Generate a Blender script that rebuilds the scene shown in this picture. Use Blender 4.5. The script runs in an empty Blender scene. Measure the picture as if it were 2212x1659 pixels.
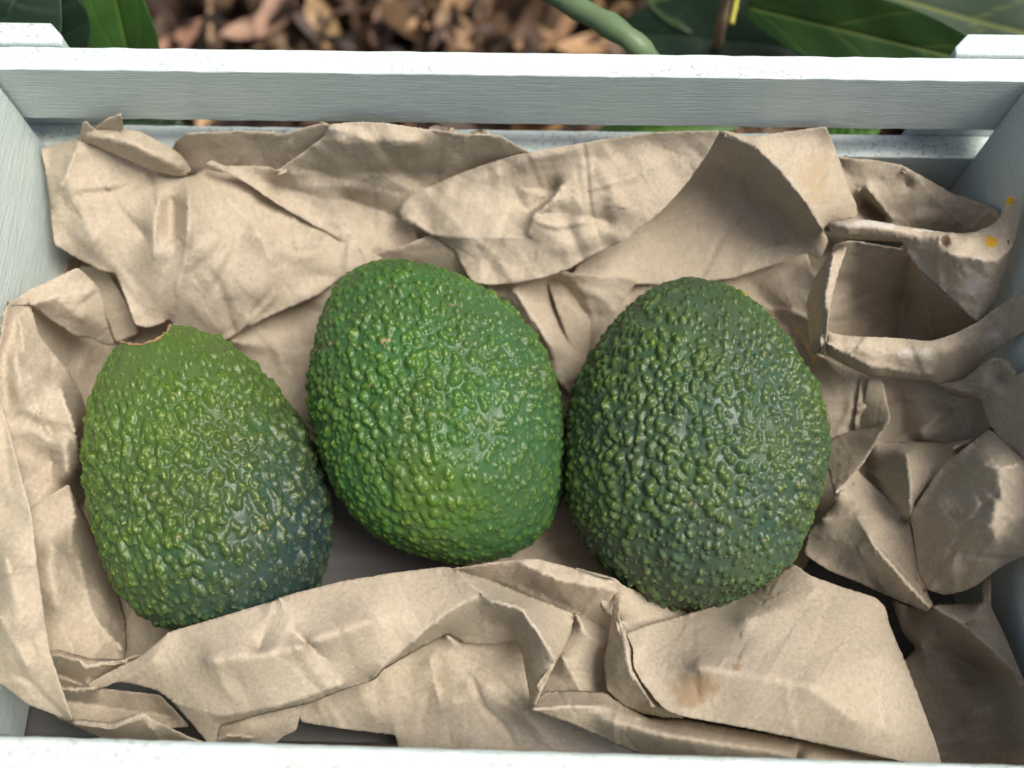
import bpy, bmesh, math, random
import numpy as np
from mathutils import Vector, Matrix
from mathutils.geometry import delaunay_2d_cdt
random.seed(7); rng = np.random.default_rng(7)
sc = bpy.context.scene
COL = sc.collection

# ------------------------------------------------------------------ camera, sky, sun, exposure
YAW, TILT, ROLL = 0.0323, 0.3593, -0.0143
CAM = np.array([0.0062, -0.0885, 0.3226])
FPX, PW, PH = 2200.0, 2212.0, 1659.0
cam_data = bpy.data.cameras.new('camera')
cam = bpy.data.objects.new('camera', cam_data); COL.objects.link(cam)
RM = Matrix.Rotation(YAW, 3, 'Z') @ Matrix.Rotation(TILT, 3, 'X') @ Matrix.Rotation(ROLL, 3, 'Z')
cam.matrix_world = Matrix.Translation(Vector(CAM)) @ RM.to_4x4()
cam_data.sensor_width = 36.0
cam_data.lens = 36.0 * FPX / PW
cam_data.clip_start = 0.01; cam_data.clip_end = 60
cam_data.dof.use_dof = True
cam_data.dof.focus_distance = 0.274
cam_data.dof.aperture_fstop = 6.8
sc.camera = cam
RN = np.array(RM)

SUN_EL, SUN_AZ = math.radians(65), math.radians(92)      # azimuth from +Y, clockwise: from the right
w = bpy.data.worlds.new('World'); sc.world = w; w.use_nodes = True
nt = w.node_tree; nt.nodes.clear()
sky = nt.nodes.new('ShaderNodeTexSky'); sky.sky_type = 'NISHITA'; sky.sun_disc = False
sky.sun_elevation = SUN_EL; sky.sun_rotation = SUN_AZ; sky.air_density = 0.55; sky.dust_density = 6.0; sky.ozone_density = 0.2
bg = nt.nodes.new('ShaderNodeBackground'); bg.inputs['Strength'].default_value = 0.12
wo = nt.nodes.new('ShaderNodeOutputWorld')
nt.links.new(sky.outputs[0], bg.inputs[0]); nt.links.new(bg.outputs[0], wo.inputs[0])
sd = bpy.data.lights.new('sun', 'SUN'); sd.energy = 2.95; sd.angle = math.radians(28); sd.color = (1.0, 0.955, 0.89)
sun = bpy.data.objects.new('sun', sd); COL.objects.link(sun)
sdir = Vector((math.sin(SUN_AZ) * math.cos(SUN_EL), math.cos(SUN_AZ) * math.cos(SUN_EL), math.sin(SUN_EL)))
sun.rotation_euler = sdir.to_track_quat('Z', 'Y').to_euler(); sun.location = sdir * 3
sc.view_settings.view_transform = 'Standard'; sc.view_settings.look = 'None'
sc.view_settings.exposure = 0.22; sc.view_settings.gamma = 1.0
sc.cycles.max_bounces = 8; sc.cycles.diffuse_bounces = 2

# ------------------------------------------------------------------ helpers
CW, CD, RIM = 0.28, 0.1716, 0.095        # crate inner width, inner depth, height of rim
GROUND_Z = -0.15
def ray(px, py):
    d = np.stack([(np.asarray(px, float) - PW / 2) / FPX, -(np.asarray(py, float) - PH / 2) / FPX, -np.ones_like(np.asarray(px, float))], -1)
    return d @ RN.T
def at_z(px, py, z):
    d = ray(px, py); t = (np.asarray(z, float) - CAM[2]) / d[..., 2]
    return CAM + d * t[..., None]
def tag(o, label=None, cat=None, group=None, kind=None):
    if label: o['label'] = label
    if cat: o['category'] = cat
    if group: o['group'] = group
    if kind: o['kind'] = kind
    return o
def empty(name, loc=(0, 0, 0)):
    o = bpy.data.objects.new(name, None); o.location = loc; o.empty_display_size = 0.02
    COL.objects.link(o); return o
def link(name, me, mat=None, parent=None):
    o = bpy.data.objects.new(name, me); COL.objects.link(o)
    if mat: me.materials.append(mat)
    if parent:
        o.parent = parent
        o.matrix_parent_inverse = Matrix.Translation(-Vector(parent.location))
    return o
def smooth(me): me.polygons.foreach_set('use_smooth', np.ones(len(me.polygons), bool))
def fast_mesh(name, V, F):
    F = np.asarray(F, np.int32); V = np.asarray(V, np.float32)
    me = bpy.data.meshes.new(name); n = F.shape[1]
    me.vertices.add(len(V)); me.vertices.foreach_set('co', V.ravel())
    me.loops.add(F.size); me.loops.foreach_set('vertex_index', F.ravel())
    me.polygons.add(len(F)); me.polygons.foreach_set('loop_start', np.arange(0, F.size, n, dtype=np.int32))
    me.update(calc_edges=True); me.validate(); return me
def add_attr(me, name, vals):
    vals = np.asarray(vals, np.float32)
    if vals.ndim == 1:
        a = me.attributes.new(name, 'FLOAT', 'POINT'); a.data.foreach_set('value', vals)
    else:
        a = me.attributes.new(name, 'FLOAT_COLOR', 'POINT'); a.data.foreach_set('color', vals.ravel())

# ------------------------------------------------------------------ materials
class NT:
    def __init__(s, name):
        s.m = bpy.data.materials.new(name); s.m.use_nodes = True
        s.t = s.m.node_tree; s.b = s.t.nodes['Principled BSDF']; s.o = s.t.nodes['Material Output']
    def n(s, typ, **k):
        q = s.t.nodes.new('ShaderNode' + typ)
        for a, v in k.items():
            if a[0] == '_': q.inputs[a[1:].replace('_', ' ')].default_value = v
            else: setattr(q, a, v)
        return q
    def l(s, a, b): s.t.links.new(a, b)
    def noise(s, scale, detail=4, rough=0.55, vec=None, dist=0):
        q = s.n('TexNoise'); q.inputs['Scale'].default_value = scale; q.inputs['Detail'].default_value = detail
        q.inputs['Roughness'].default_value = rough; q.inputs['Distortion'].default_value = dist
        if vec: s.l(vec, q.inputs['Vector'])
        return q.outputs['Fac']
    def obj(s, scale=(1, 1, 1), rot=(0, 0, 0)):
        c = s.n('TexCoord'); m = s.n('Mapping'); m.inputs['Scale'].default_value = scale; m.inputs['Rotation'].default_value = rot
        s.l(c.outputs['Object'], m.inputs['Vector']); return m.outputs['Vector']
    def ramp(s, fac, stops):
        r = s.n('ValToRGB'); e = r.color_ramp.elements
        while len(e) < len(stops): e.new(0.5)
        for x, (p, c) in zip(e, stops):
            x.position = p; x.color = (c, c, c, 1) if not hasattr(c, '__len__') else (*c, 1)
        s.l(fac, r.inputs['Fac']); return r.outputs['Color']
    def mix(s, fac, a, b, mode='MIX'):
        q = s.n('Mix', data_type='RGBA', blend_type=mode)
        for v, i in ((fac, 0), (a, 6), (b, 7)):
            if hasattr(v, 'is_linked'): s.l(v, q.inputs[i])
            elif i == 0: q.inputs[0].default_value = v
            else: q.inputs[i].default_value = (*v, 1)
        return q.outputs[2]
    def math(s, op, a, b=0.0, clamp=False):
        q = s.n('Math', operation=op, use_clamp=clamp)
        for v, i in ((a, 0), (b, 1)):
            if hasattr(v, 'is_linked'): s.l(v, q.inputs[i])
            else: q.inputs[i].default_value = v
        return q.outputs[0]
    def bump(s, h, strength=0.3, dist=0.001, nrm=None):
        q = s.n('Bump'); q.inputs['Strength'].default_value = strength; q.inputs['Distance'].default_value = dist
        s.l(h, q.inputs['Height'])
        if nrm: s.l(nrm, q.inputs['Normal'])
        return q.outputs['Normal']
    def sepz(s):
        q = s.n('SeparateXYZ'); s.l(s.n('NewGeometry').outputs['Normal'], q.inputs[0]); return q.outputs['Z']
    def attr(s, name): return s.n('Attribute', attribute_name=name)

def paper_material():
    k = NT('kraft_paper')
    v = k.obj()
    col = k.mix(k.ramp(k.noise(26, 4, 0.5, v), [(0.3, 0), (0.72, 1)]), (0.46, 0.392, 0.292), (0.51, 0.443, 0.338))
    f = k.noise(900, 6, 0.72, k.obj((1, 0.8, 1)), 0.4)
    col = k.mix(1.0, col, k.ramp(f, [(0.34, 0.86), (0.5, 1.0), (0.64, 1.12)]), 'MULTIPLY')
    flecks = k.ramp(k.noise(650, 2, 0.5, k.obj((1, 0.35, 1), (0, 0, 1.1))), [(0.72, 0), (0.78, 1)])
    col = k.mix(k.math('MULTIPLY', flecks, 0.35), col, (0.12, 0.075, 0.04))
    pale = k.ramp(k.noise(520, 2, 0.5, k.obj((0.3, 1, 1), (0.3, 0, 0.3))), [(0.73, 0), (0.8, 1)])
    col = k.mix(k.math('MULTIPLY', pale, 0.4), col, (0.68, 0.58, 0.45))
    worn = k.math('MULTIPLY', k.attr('crease').outputs['Fac'], k.ramp(k.noise(110, 4, 0.6, v), [(0.42, 0), (0.66, 0.5)]))
    col = k.mix(worn, col, (0.66, 0.60, 0.50))
    st = k.attr('stain')
    ed = k.ramp(k.math('ADD', st.outputs['Alpha'], k.math('MULTIPLY', k.math('SUBTRACT', k.noise(230, 5, 0.7, v), 0.5), 1.5)), [(0.25, 0), (0.6, 1)])
    col = k.mix(k.math('MULTIPLY', ed, k.math('GREATER_THAN', st.outputs['Alpha'], 0.02)), col, st.outputs['Color'])
    k.l(col, k.b.inputs['Base Color'])
    k.b.inputs['Roughness'].default_value = 0.78
    k.b.inputs['Specular IOR Level'].default_value = 0.25
    q = k.n('TexNoise'); q.inputs['Scale'].default_value = 45; k.l(v, q.inputs['Vector'])
    va = k.n('VectorMath', operation='MULTIPLY_ADD'); k.l(q.outputs['Color'], va.inputs[0]); va.inputs[1].default_value = (0.004, 0.004, 0.004); k.l(v, va.inputs[2])
    vo = k.n('TexVoronoi', feature='DISTANCE_TO_EDGE'); vo.inputs['Scale'].default_value = 95; k.l(va.outputs[0], vo.inputs['Vector'])
    n0 = k.bump(k.ramp(vo.outputs['Distance'], [(0.0, 0), (0.07, 0.8), (0.3, 1)]), 0.09, 0.0005)
    n1 = k.bump(k.noise(190, 4, 0.55, v, 0.6), 0.08, 0.001, n0)
    k.l(k.bump(f, 0.3, 0.0003, n1), k.b.inputs['Normal'])
    tr = k.n('BsdfTranslucent'); k.l(k.mix(1.0, col, (1.0, 0.72, 0.42), 'MULTIPLY'), tr.inputs['Color'])
    mx = k.n('MixShader'); mx.inputs[0].default_value = 0.14
    k.l(k.b.outputs[0], mx.inputs[1]); k.l(tr.outputs[0], mx.inputs[2]); k.l(mx.outputs[0], k.o.inputs['Surface'])
    return k.m

def paint_material(axis):
    k = NT('white_paint_on_wood_' + 'xyz'[axis])
    s = [1, 1, 1]; s[axis] = 0.035
    g = k.obj(tuple(s)); v = k.obj()
    grain = k.noise(1900, 3, 0.6, g)
    broad = k.noise(320, 4, 0.6, g)
    col = k.mix(k.ramp(broad, [(0.3, 0), (0.7, 1)]), (0.60, 0.705, 0.67), (0.655, 0.76, 0.725))
    col = k.mix(1.0, col, k.ramp(grain, [(0.3, 0.84), (0.62, 1.0)]), 'MULTIPLY')
    blot = k.math('MULTIPLY', k.ramp(k.noise(800, 4, 0.75, v), [(0.54, 0), (0.60, 1)]), k.ramp(k.noise(38, 3, 0.6, k.obj((0.4, 1.6, 1))), [(0.42, 0), (0.56, 1)]))
    up = k.math('GREATER_THAN', k.sepz(), 0.8)
    col = k.mix(k.math('MULTIPLY', k.math('MULTIPLY', blot, 0.7), up), col, (0.24, 0.24, 0.21))
    st = k.attr('stain')
    col = k.mix(k.math('MULTIPLY', st.outputs['Alpha'], k.ramp(k.noise(900, 4, 0.7, v), [(0.45, 0), (0.6, 1)])), col, st.outputs['Color'])
    k.l(col, k.b.inputs['Base Color'])
    k.b.inputs['Roughness'].default_value = 0.42
    n1 = k.bump(grain, 0.6, 0.0005)
    k.l(k.bump(k.noise(500, 4, 0.65, v), 0.35, 0.0005, n1), k.b.inputs['Normal'])
    return k.m

def skin_material(name, low, mid, tip, shade_sheen):
    k = NT(name); v = k.obj()
    h = k.attr('bump').outputs['Fac']
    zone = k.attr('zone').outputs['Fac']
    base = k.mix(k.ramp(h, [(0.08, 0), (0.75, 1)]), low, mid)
    base = k.mix(k.math('MULTIPLY', zone, 0.85), base, k.mix(k.ramp(h, [(0.1, 0), (0.7, 1)]), shade_sheen, (shade_sheen[0] * 1.2 + 0.01, shade_sheen[1] * 1.35, shade_sheen[2] * 0.8)))  # shade and bluish sky reflection painted onto the lower right of the skin
    base = k.mix(k.math('MULTIPLY', k.ramp(k.noise(60, 4, 0.6, v), [(0.42, 0), (0.7, 1)]), 0.5), base, (low[0] * 0.75 + 0.02, low[1] * 0.72, low[2] * 0.75))
    dot = k.attr('dot').outputs['Fac']
    base = k.mix(k.math('MULTIPLY', dot, 0.8), base, tip)
    speck = k.ramp(k.noise(1000, 2, 0.5, v), [(0.64, 0), (0.71, 1)])
    base = k.mix(k.math('MULTIPLY', speck, 0.28), base, tip)
    scab = k.math('MULTIPLY', k.ramp(k.noise(700, 2, 0.5, v), [(0.60, 0), (0.66, 1)]), k.ramp(k.noise(150, 3, 0.5, v), [(0.66, 0), (0.70, 1)]))
    base = k.mix(scab, base, (0.28, 0.16, 0.085))
    base = k.mix(k.math('MULTIPLY', k.attr('ripe').outputs['Fac'], 0.55), base, k.mix(k.ramp(h, [(0.1, 0), (0.7, 1)]), (0.085, 0.150, 0.020), (0.075, 0.150, 0.015)))
    base = k.mix(k.math('MULTIPLY', k.math('MULTIPLY', dot, k.attr('ripe').outputs['Fac']), 0.7), base, tip)
    br = k.attr('brown')
    base = k.mix(br.outputs['Fac'], base, (0.22, 0.13, 0.06))
    k.l(base, k.b.inputs['Base Color'])
    k.l(k.ramp(k.noise(160, 4, 0.6, v), [(0.3, 0.29), (0.7, 0.44)]), k.b.inputs['Roughness'])
    k.b.inputs['Specular IOR Level'].default_value = 0.34
    k.b.inputs['Subsurface Weight'].default_value = 0.0
    n1 = k.bump(k.noise(1300, 3, 0.6, v), 0.25, 0.0003)
    k.l(k.bump(k.noise(420, 3, 0.6, v), 0.25, 0.0006, n1), k.b.inputs['Normal'])
    return k.m

def leaf_material(name, c1, c2, vein, rough=0.35):
    k = NT(name); v = k.obj()
    col = k.mix(k.noise(40, 4, 0.6, v), c1, c2)
    col = k.mix(k.attr('vein').outputs['Fac'], col, vein)
    k.l(col, k.b.inputs['Base Color']); k.b.inputs['Roughness'].default_value = rough
    k.l(k.bump(k.noise(120, 3, 0.5, v), 0.3, 0.001), k.b.inputs['Normal'])
    tr = k.n('BsdfTranslucent'); k.l(k.mix(1.0, col, (1.0, 1.15, 0.5), 'MULTIPLY'), tr.inputs['Color'])
    mx = k.n('MixShader'); mx.inputs[0].default_value = 0.2
    k.l(k.b.outputs[0], mx.inputs[1]); k.l(tr.outputs[0], mx.inputs[2]); k.l(mx.outputs[0], k.o.inputs['Surface'])
    return k.m

def soil_material():
    k = NT('dark_soil'); v = k.obj()
    k.l(k.mix(k.noise(60, 6, 0.65, v), (0.028, 0.018, 0.011), (0.09, 0.055, 0.032)), k.b.inputs['Base Color'])
    k.b.inputs['Roughness'].default_value = 0.9
    k.l(k.bump(k.noise(90, 6, 0.65, v), 0.8, 0.008), k.b.inputs['Normal']); return k.m
def litter_material():
    k = NT('dry_litter'); v = k.obj()
    c = k.attr('tint').outputs['Color']
    k.l(k.mix(1.0, c, k.ramp(k.noise(150, 4, 0.6, v), [(0.3, 0.7), (0.7, 1.15)]), 'MULTIPLY'), k.b.inputs['Base Color'])
    k.b.inputs['Roughness'].default_value = 0.6; return k.m

M_PAPER = paper_material()
def floor_material():
    k = NT('dark_floor_board'); g = k.obj((0.04, 1, 1))
    k.l(k.mix(k.noise(500, 4, 0.6, g), (0.06, 0.06, 0.058), (0.13, 0.13, 0.126)), k.b.inputs['Base Color']); k.b.inputs['Roughness'].default_value = 0.75  # dark grey boards, streaked lengthwise
    return k.m
M_FLOOR = floor_material()
M_PX, M_PY, M_PZ = paint_material(0), paint_material(1), paint_material(2)

# ------------------------------------------------------------------ crate
crate = empty('wooden_crate', (0, 0, 0))
tag(crate, 'white painted slatted wooden crate holding three avocados in crumpled brown paper', 'crate')
def board(name, x0, x1, y0, y1, z0, z1, mat, seed=0, bev=0.0005, stains=(), rough=0.0002, skew=0.0, cut=None):
    bm = bmesh.new()
    bmesh.ops.create_cube(bm, size=1.0)
    for q in bm.verts:
        q.co = Vector((x0 + (q.co.x + .5) * (x1 - x0), y0 + (q.co.y + .5) * (y1 - y0), z0 + (q.co.z + .5) * (z1 - z0)))
    if cut:
        r_ = bmesh.ops.bisect_plane(bm, geom=bm.verts[:] + bm.edges[:] + bm.faces[:], plane_co=cut[0], plane_no=cut[1], clear_outer=True)
        bmesh.ops.holes_fill(bm, edges=[e for e in bm.edges if e.is_boundary])
        bmesh.ops.recalc_face_normals(bm, faces=bm.faces[:])
    bmesh.ops.bevel(bm, geom=bm.edges[:], offset=bev, segments=2, affect='EDGES', profile=0.6)
    for ax, (a, b) in enumerate(((x0, x1), (y0, y1), (z0, z1))):
        nn = int((b - a) / 0.003)
        if (b - a) > 0.05:
            for i in range(1, nn):
                p = [0, 0, 0]; p[ax] = a + (b - a) * i / nn; n = [0, 0, 0]; n[ax] = 1
                bmesh.ops.bisect_plane(bm, geom=bm.verts[:] + bm.edges[:] + bm.faces[:], plane_co=p, plane_no=n)
    r = np.random.default_rng(seed); ph = r.uniform(0, 6.28, 12); fr = r.uniform(60, 900, 12)
    for q in bm.verts:
        u = q.co.x if (x1 - x0) > (y1 - y0) and (x1 - x0) > (z1 - z0) else (q.co.y if (y1 - y0) > (z1 - z0) else q.co.z)
        wob = sum(math.sin(fr[i] * u + ph[i] + q.co.z * 300) for i in range(6)) / 6
        wob2 = sum(math.sin(fr[i] * u + ph[i] + q.co.y * 300) for i in range(6, 12)) / 6
        q.co.y += rough * wob; q.co.z += rough * wob2
        q.co.y += skew * q.co.x
    me = bpy.data.meshes.new(name); bm.to_mesh(me); bm.free()
    st = np.zeros((len(me.vertices), 4))
    co = np.array([q.co[:] for q in me.vertices])
    for (sx, sy, sz, rad, c) in stains:
        d = np.linalg.norm(co - np.array((sx, sy, sz)), axis=1); st[d < rad] = (*c, 1)
    add_attr(me, 'stain', st); smooth(me)
    o = link(name, me, mat, crate)
    o.modifiers.new('wn', 'WEIGHTED_NORMAL')
    return o
yb, yf, xl, xr = CD / 2, -CD / 2, -CW / 2, CW / 2
T = 0.0075
PT = 0.009
rs = at_z(82, 136, RIM)
board('side_slat', xl - PT, xr + PT, yb, yb + T, RIM - 0.0225, RIM, M_PX, 1, stains=((rs[0], rs[1], RIM, 0.0016, (0.72, 0.36, 0.33)),))
board('side_slat', xl - PT, xr + PT, yb - 0.0004, yb + T, 0.034, 0.0590, M_PX, 2)
board('side_slat', xl - PT, xr + PT, yb + 0.0002, yb + T, -0.004, 0.0185, M_PX, 5)
SK = -0.0085
board('side_slat', xl - PT, xr + PT, yf - T, yf, RIM - 0.0225, RIM, M_PX, 3, skew=SK)
board('side_slat', xl - PT, xr + PT, yf - T + 0.002, yf + 0.0008, 0.034, RIM - 0.025, M_PX, 4, skew=SK)
board('side_slat', xl - PT, xr + PT, yf - T, yf + 0.0002, -0.004, 0.0185, M_PX, 6)
for s, x0, x1 in ((-1, xl - PT + 0.0004, xl), (1, xr, xr + PT - 0.0004)):
    board('end_panel', x0, x1, yf + 0.0028, yb - 0.0008, 0.004, RIM + 0.003, M_PY, 8 + s)
for (x0, x1) in ((xl - PT, at_z(140, 80, RIM)[0]), (at_z(2058, 100, RIM)[0], xr + PT)):
    for sy in (1, -1):
        ya, yc = (yb + T + 0.0002, yb + T + 0.0072) if sy > 0 else (yf - T - 0.0125, yf - T - 0.0022)
        board('corner_post', x0, x1, ya, yc, GROUND_Z, RIM + 0.0012, M_PZ, 20 + sy, bev=0.0007, cut=((x1 if x0 < 0 else x0, yc - 0.0045 if sy > 0 else ya + 0.0045, 0), (1 if x0 < 0 else -1, sy * 0.9, 0)))
nb = 4; bw = (CD - 0.004) / nb
for i in range(nb):
    y0 = yf + 0.003 + i * bw
    board('floor_board', xl - PT + 0.001, xr + PT - 0.001, y0, y0 + bw - 0.0002, -0.0035, 0.0005, M_FLOOR, 30 + i)

# ------------------------------------------------------------------ crumpled paper, folded sheet by sheet
paper = empty('crumpled_paper', (0, 0, 0.001))
tag(paper, 'crumpled brown kraft paper lining the white crate around the avocados', 'packing paper')
STEP = 5.2
def wall_min_z(px, py, g=0.0):
    d = ray(px, py)
    z = np.full(np.shape(px), 0.0012)
    for ax, lim in ((1, yb - 0.0012 - g), (0, xr - 0.0010 - g), (0, xl + 0.0010 + g)):
        t = (lim - CAM[ax]) / d[..., ax]
        zz = CAM[2] + d[..., 2] * t
        hit = (t > 0) & (zz > 0)
        z = np.where(hit, np.maximum(z, zz), z)
    return z
def resample(pl, step=STEP * 0.8, jit=0.0, closed=False, r=rng):
    pl = [tuple(map(float, p)) for p in pl]
    if closed: pl = pl + [pl[0]]
    out = []
    for a, b in zip(pl[:-1], pl[1:]):
        L = math.hypot(b[0] - a[0], b[1] - a[1]); n = max(1, int(round(L / step)))
        for i in range(n):
            t = i / n; j = jit * r.normal() if i else 0.0
            nx, ny = (-(b[1] - a[1]) / (L + 1e-6), (b[0] - a[0]) / (L + 1e-6))
            out.append((a[0] + (b[0] - a[0]) * t + nx * j, a[1] + (b[1] - a[1]) * t + ny * j, a[2] + (b[2] - a[2]) * t))
    if not closed: out.append(pl[-1])
    return out
def inside(px, py, poly):
    c = np.zeros(px.shape, bool); n = len(poly)
    for i in range(n):
        x1, y1 = poly[i][:2]; x2, y2 = poly[i - 1][:2]
        if y1 == y2: continue
        k = ((y1 > py) != (y2 > py)) & (px < (x2 - x1) * (py - y1) / (y2 - y1) + x1); c ^= k
    return c
def far_from(Q, P, rad):
    """True for the points of Q farther than about rad from every point of P"""
    l = np.minimum(Q.min(0), P.min(0)) - rad - 2; h = np.maximum(Q.max(0), P.max(0)) + rad + 2
    m = np.zeros(np.ceil((h - l) * 2).astype(int) + 2, bool); R = int(math.ceil(rad * 2))
    ip = np.round((P - l) * 2).astype(int)
    for dx in range(-R, R + 1):
        for dy in range(-R, R + 1):
            if dx * dx + dy * dy <= 4 * rad * rad: m[ip[:, 0] + dx, ip[:, 1] + dy] = True
    iq = np.round((Q - l) * 2).astype(int); return ~m[iq[:, 0], iq[:, 1]]
def round_corners(pl, closed=True):
    """one Chaikin pass that keeps the traced points: only the segment ends are softened"""
    out = []; n = len(pl)
    for i in range(n):
        a, b, c = pl[i - 1], pl[i], pl[(i + 1) % n]
        A = np.array(a, float); B = np.array(b, float); C_ = np.array(c, float)
        la, lc = np.linalg.norm((A - B)[:2]), np.linalg.norm((C_ - B)[:2])
        s = min(0.25, 7 / max(la, 1)), min(0.25, 7 / max(lc, 1))
        p, q = B + (A - B) * s[0], B + (C_ - B) * s[1]
        out += [tuple(p), tuple(B * 0.5 + (p + q) * 0.25), tuple(q)]
    return out
def sheet(name, outline, hard=(), soft=(), stains=(), seed=0, crumple=1.0, skirt=0.0016, relax=8, gain=1.5, curl=0.00013):
    """One layer of the paper: edge, sharp folds and soft swells are traced points with heights in mm;
    the surface between them hangs like a membrane, then gets small creases."""
    r = np.random.default_rng(seed + 100)
    ol = resample(round_corners(outline), jit=0.5, closed=True, r=r)
    V2 = [(p[0], p[1]) for p in ol]; Z = [p[2] for p in ol]
    nO = len(V2); E = []; fixed_hard = [True] * nO
    for lines, hflag in ((hard, True), (soft, False)):
        for pl in lines:
            q = resample(pl, jit=0.6 if hflag else 0.0, r=r)
            s = len(V2)
            V2 += [(p[0], p[1]) for p in q]; Z += [p[2] for p in q]; fixed_hard += [hflag] * len(q)
            E += [(i, i + 1) for i in range(s, s + len(q) - 1)]
    P = np.array(V2); lo, hi = P.min(0), P.max(0)
    # flat facets that meet in sharp creases, as in paper that has been balled up and opened
    tins = []; fold_nodes = []
    for sp, am in ((118, 2.0), (62, 0.95), (30, 0.26)):
        th = r.uniform(0, math.pi); st_ = r.uniform(1.0, 1.7); c_, s_ = math.cos(th), math.sin(th)
        fw = lambda q, c_=c_, s_=s_, st_=st_, sp=sp: np.stack([(q[:, 0] * c_ + q[:, 1] * s_) / st_, (-q[:, 0] * s_ + q[:, 1] * c_) * st_], 1) / sp
        box = fw(np.array([lo, hi, (lo[0], hi[1]), (hi[0], lo[1])])); l0, h0 = box.min(0) - 1.5, box.max(0) + 1.5
        gx_, gy_ = np.meshgrid(np.arange(l0[0], h0[0]), np.arange(l0[1], h0[1]))
        pts = np.stack([gx_.ravel(), gy_.ravel()], 1); pts += r.uniform(-0.46, 0.46, pts.shape)
        hz = r.uniform(-1, 1, len(pts)) * r.choice([0.35, 1.0, 1.0], len(pts))
        tv, te, tf, _, _, _ = delaunay_2d_cdt([Vector(q) for q in pts], [], [], 0, 1e-5)
        tv = np.array([q[:] for q in tv]); tins.append((fw, tv, tf, hz, am))
        if sp > 100:
            u_ = tv * sp; u_ = np.stack([u_[:, 0] * st_, u_[:, 1] / st_], 1)
            back = np.stack([u_[:, 0] * c_ - u_[:, 1] * s_, u_[:, 0] * s_ + u_[:, 1] * c_], 1)
            segs = [np.array(resample([(*back[i0_], 0), (*back[i1_], 0)], step=STEP))[:, :2] for i0_, i1_ in te]
            q = np.concatenate(segs); ok_ = np.zeros(len(q), bool)
            cand = np.nonzero((q[:, 0] > lo[0]) & (q[:, 0] < hi[0]) & (q[:, 1] > lo[1]) & (q[:, 1] < hi[1]))[0]
            cand = cand[inside(q[cand, 0], q[cand, 1], V2[:nO])]
            if len(cand): ok_[cand] = far_from(q[cand], P, 0.6 * STEP)
            k_ = 0
            for sg in segs:
                prev_ = None
                for qq in sg:
                    if ok_[k_]:
                        V2.append(tuple(qq)); Z.append(np.nan); fixed_hard.append(False); cur_ = len(V2) - 1
                        if prev_ is not None: E.append((prev_, cur_))
                        prev_ = cur_
                    else: prev_ = None
                    k_ += 1
    P = np.array(V2)
    def FZ(X, Y):
        tot = np.zeros(len(X))
        for fw, tv, tf, hz, am in tins:
            A_ = fw(np.stack([X, Y], 1)); dz = np.zeros(len(X))
            ci = np.floor(A_).astype(int); cmin = ci.min(0); ci -= cmin; nc = ci.max(0) + 1
            key = ci[:, 0] * nc[1] + ci[:, 1]; order = np.argsort(key, kind='stable'); start = np.searchsorted(key[order], np.arange(nc[0] * nc[1] + 1))
            for f_ in tf:
                p0, p1, p2 = tv[f_[0]], tv[f_[1]], tv[f_[2]]
                det = (p1[1] - p2[1]) * (p0[0] - p2[0]) + (p2[0] - p1[0]) * (p0[1] - p2[1])
                if abs(det) < 1e-9: continue
                tl = np.maximum(np.floor(np.minimum(np.minimum(p0, p1), p2)).astype(int) - cmin, 0); th_ = np.minimum(np.floor(np.maximum(np.maximum(p0, p1), p2)).astype(int) - cmin, nc - 1)
                if (th_ < tl).any(): continue
                m_ = np.concatenate([order[start[cx * nc[1] + tl[1]]:start[cx * nc[1] + th_[1] + 1]] for cx in range(tl[0], th_[0] + 1)])
                if not len(m_): continue
                q_ = A_[m_]
                a_ = ((p1[1] - p2[1]) * (q_[:, 0] - p2[0]) + (p2[0] - p1[0]) * (q_[:, 1] - p2[1])) / det
                b_ = ((p2[1] - p0[1]) * (q_[:, 0] - p2[0]) + (p0[0] - p2[0]) * (q_[:, 1] - p2[1])) / det
                ok = (a_ >= -1e-6) & (b_ >= -1e-6) & (a_ + b_ <= 1 + 1e-6)
                dz[m_[ok]] = a_[ok] * hz[f_[0]] + b_[ok] * hz[f_[1]] + (1 - a_ - b_)[ok] * hz[f_[2]]
            tot += am * dz
        return tot
    gy = np.arange(lo[1], hi[1], STEP * 0.866)
    G = np.concatenate([np.stack([np.arange(lo[0] + (i % 2) * STEP / 2, hi[0], STEP), np.full(len(np.arange(lo[0] + (i % 2) * STEP / 2, hi[0], STEP)), y)], 1) for i, y in enumerate(gy)])
    G = G[inside(G[:, 0], G[:, 1], V2[:nO])]
    G = G[far_from(G, P, STEP * 0.5)]
    verts = [Vector(p) for p in V2] + [Vector(p) for p in G]
    ov, oe, of, oi, _, _ = delaunay_2d_cdt(verts, E, [list(range(nO))], 1, 1e-4)
    n = len(ov); xy = np.array([v[:] for v in ov]); z = np.full(n, np.nan); fx = np.zeros(n, bool); hd = np.zeros(n, bool); on_edge = np.zeros(n, bool); cr = np.zeros(n)
    for i, ids in enumerate(oi):
        for k in ids:
            if k < len(Z):
                if Z[k] == Z[k]: z[i] = Z[k]; fx[i] = True; hd[i] |= fixed_hard[k]; on_edge[i] |= k < nO
                if k >= nO and (fixed_hard[k] or Z[k] != Z[k]): cr[i] = 1.0 if fixed_hard[k] else 0.6
    F = np.array([f for f in of if len(f) == 3], np.int32)
    used = np.zeros(n, bool); used[F.ravel()] = True
    mp = np.cumsum(used) - 1; F = mp[F]; xy, z, fx, hd, on_edge, cr = xy[used], z[used], fx[used], hd[used], on_edge[used], cr[used]; n = len(xy)
    e = np.concatenate([F[:, [0, 1]], F[:, [1, 2]], F[:, [2, 0]]]); es = np.sort(e, 1)
    ue, cnt = np.unique(es, axis=0, return_counts=True)
    a, b = ue[:, 0], ue[:, 1]; deg = np.bincount(a, minlength=n) + np.bincount(b, minlength=n)
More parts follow.
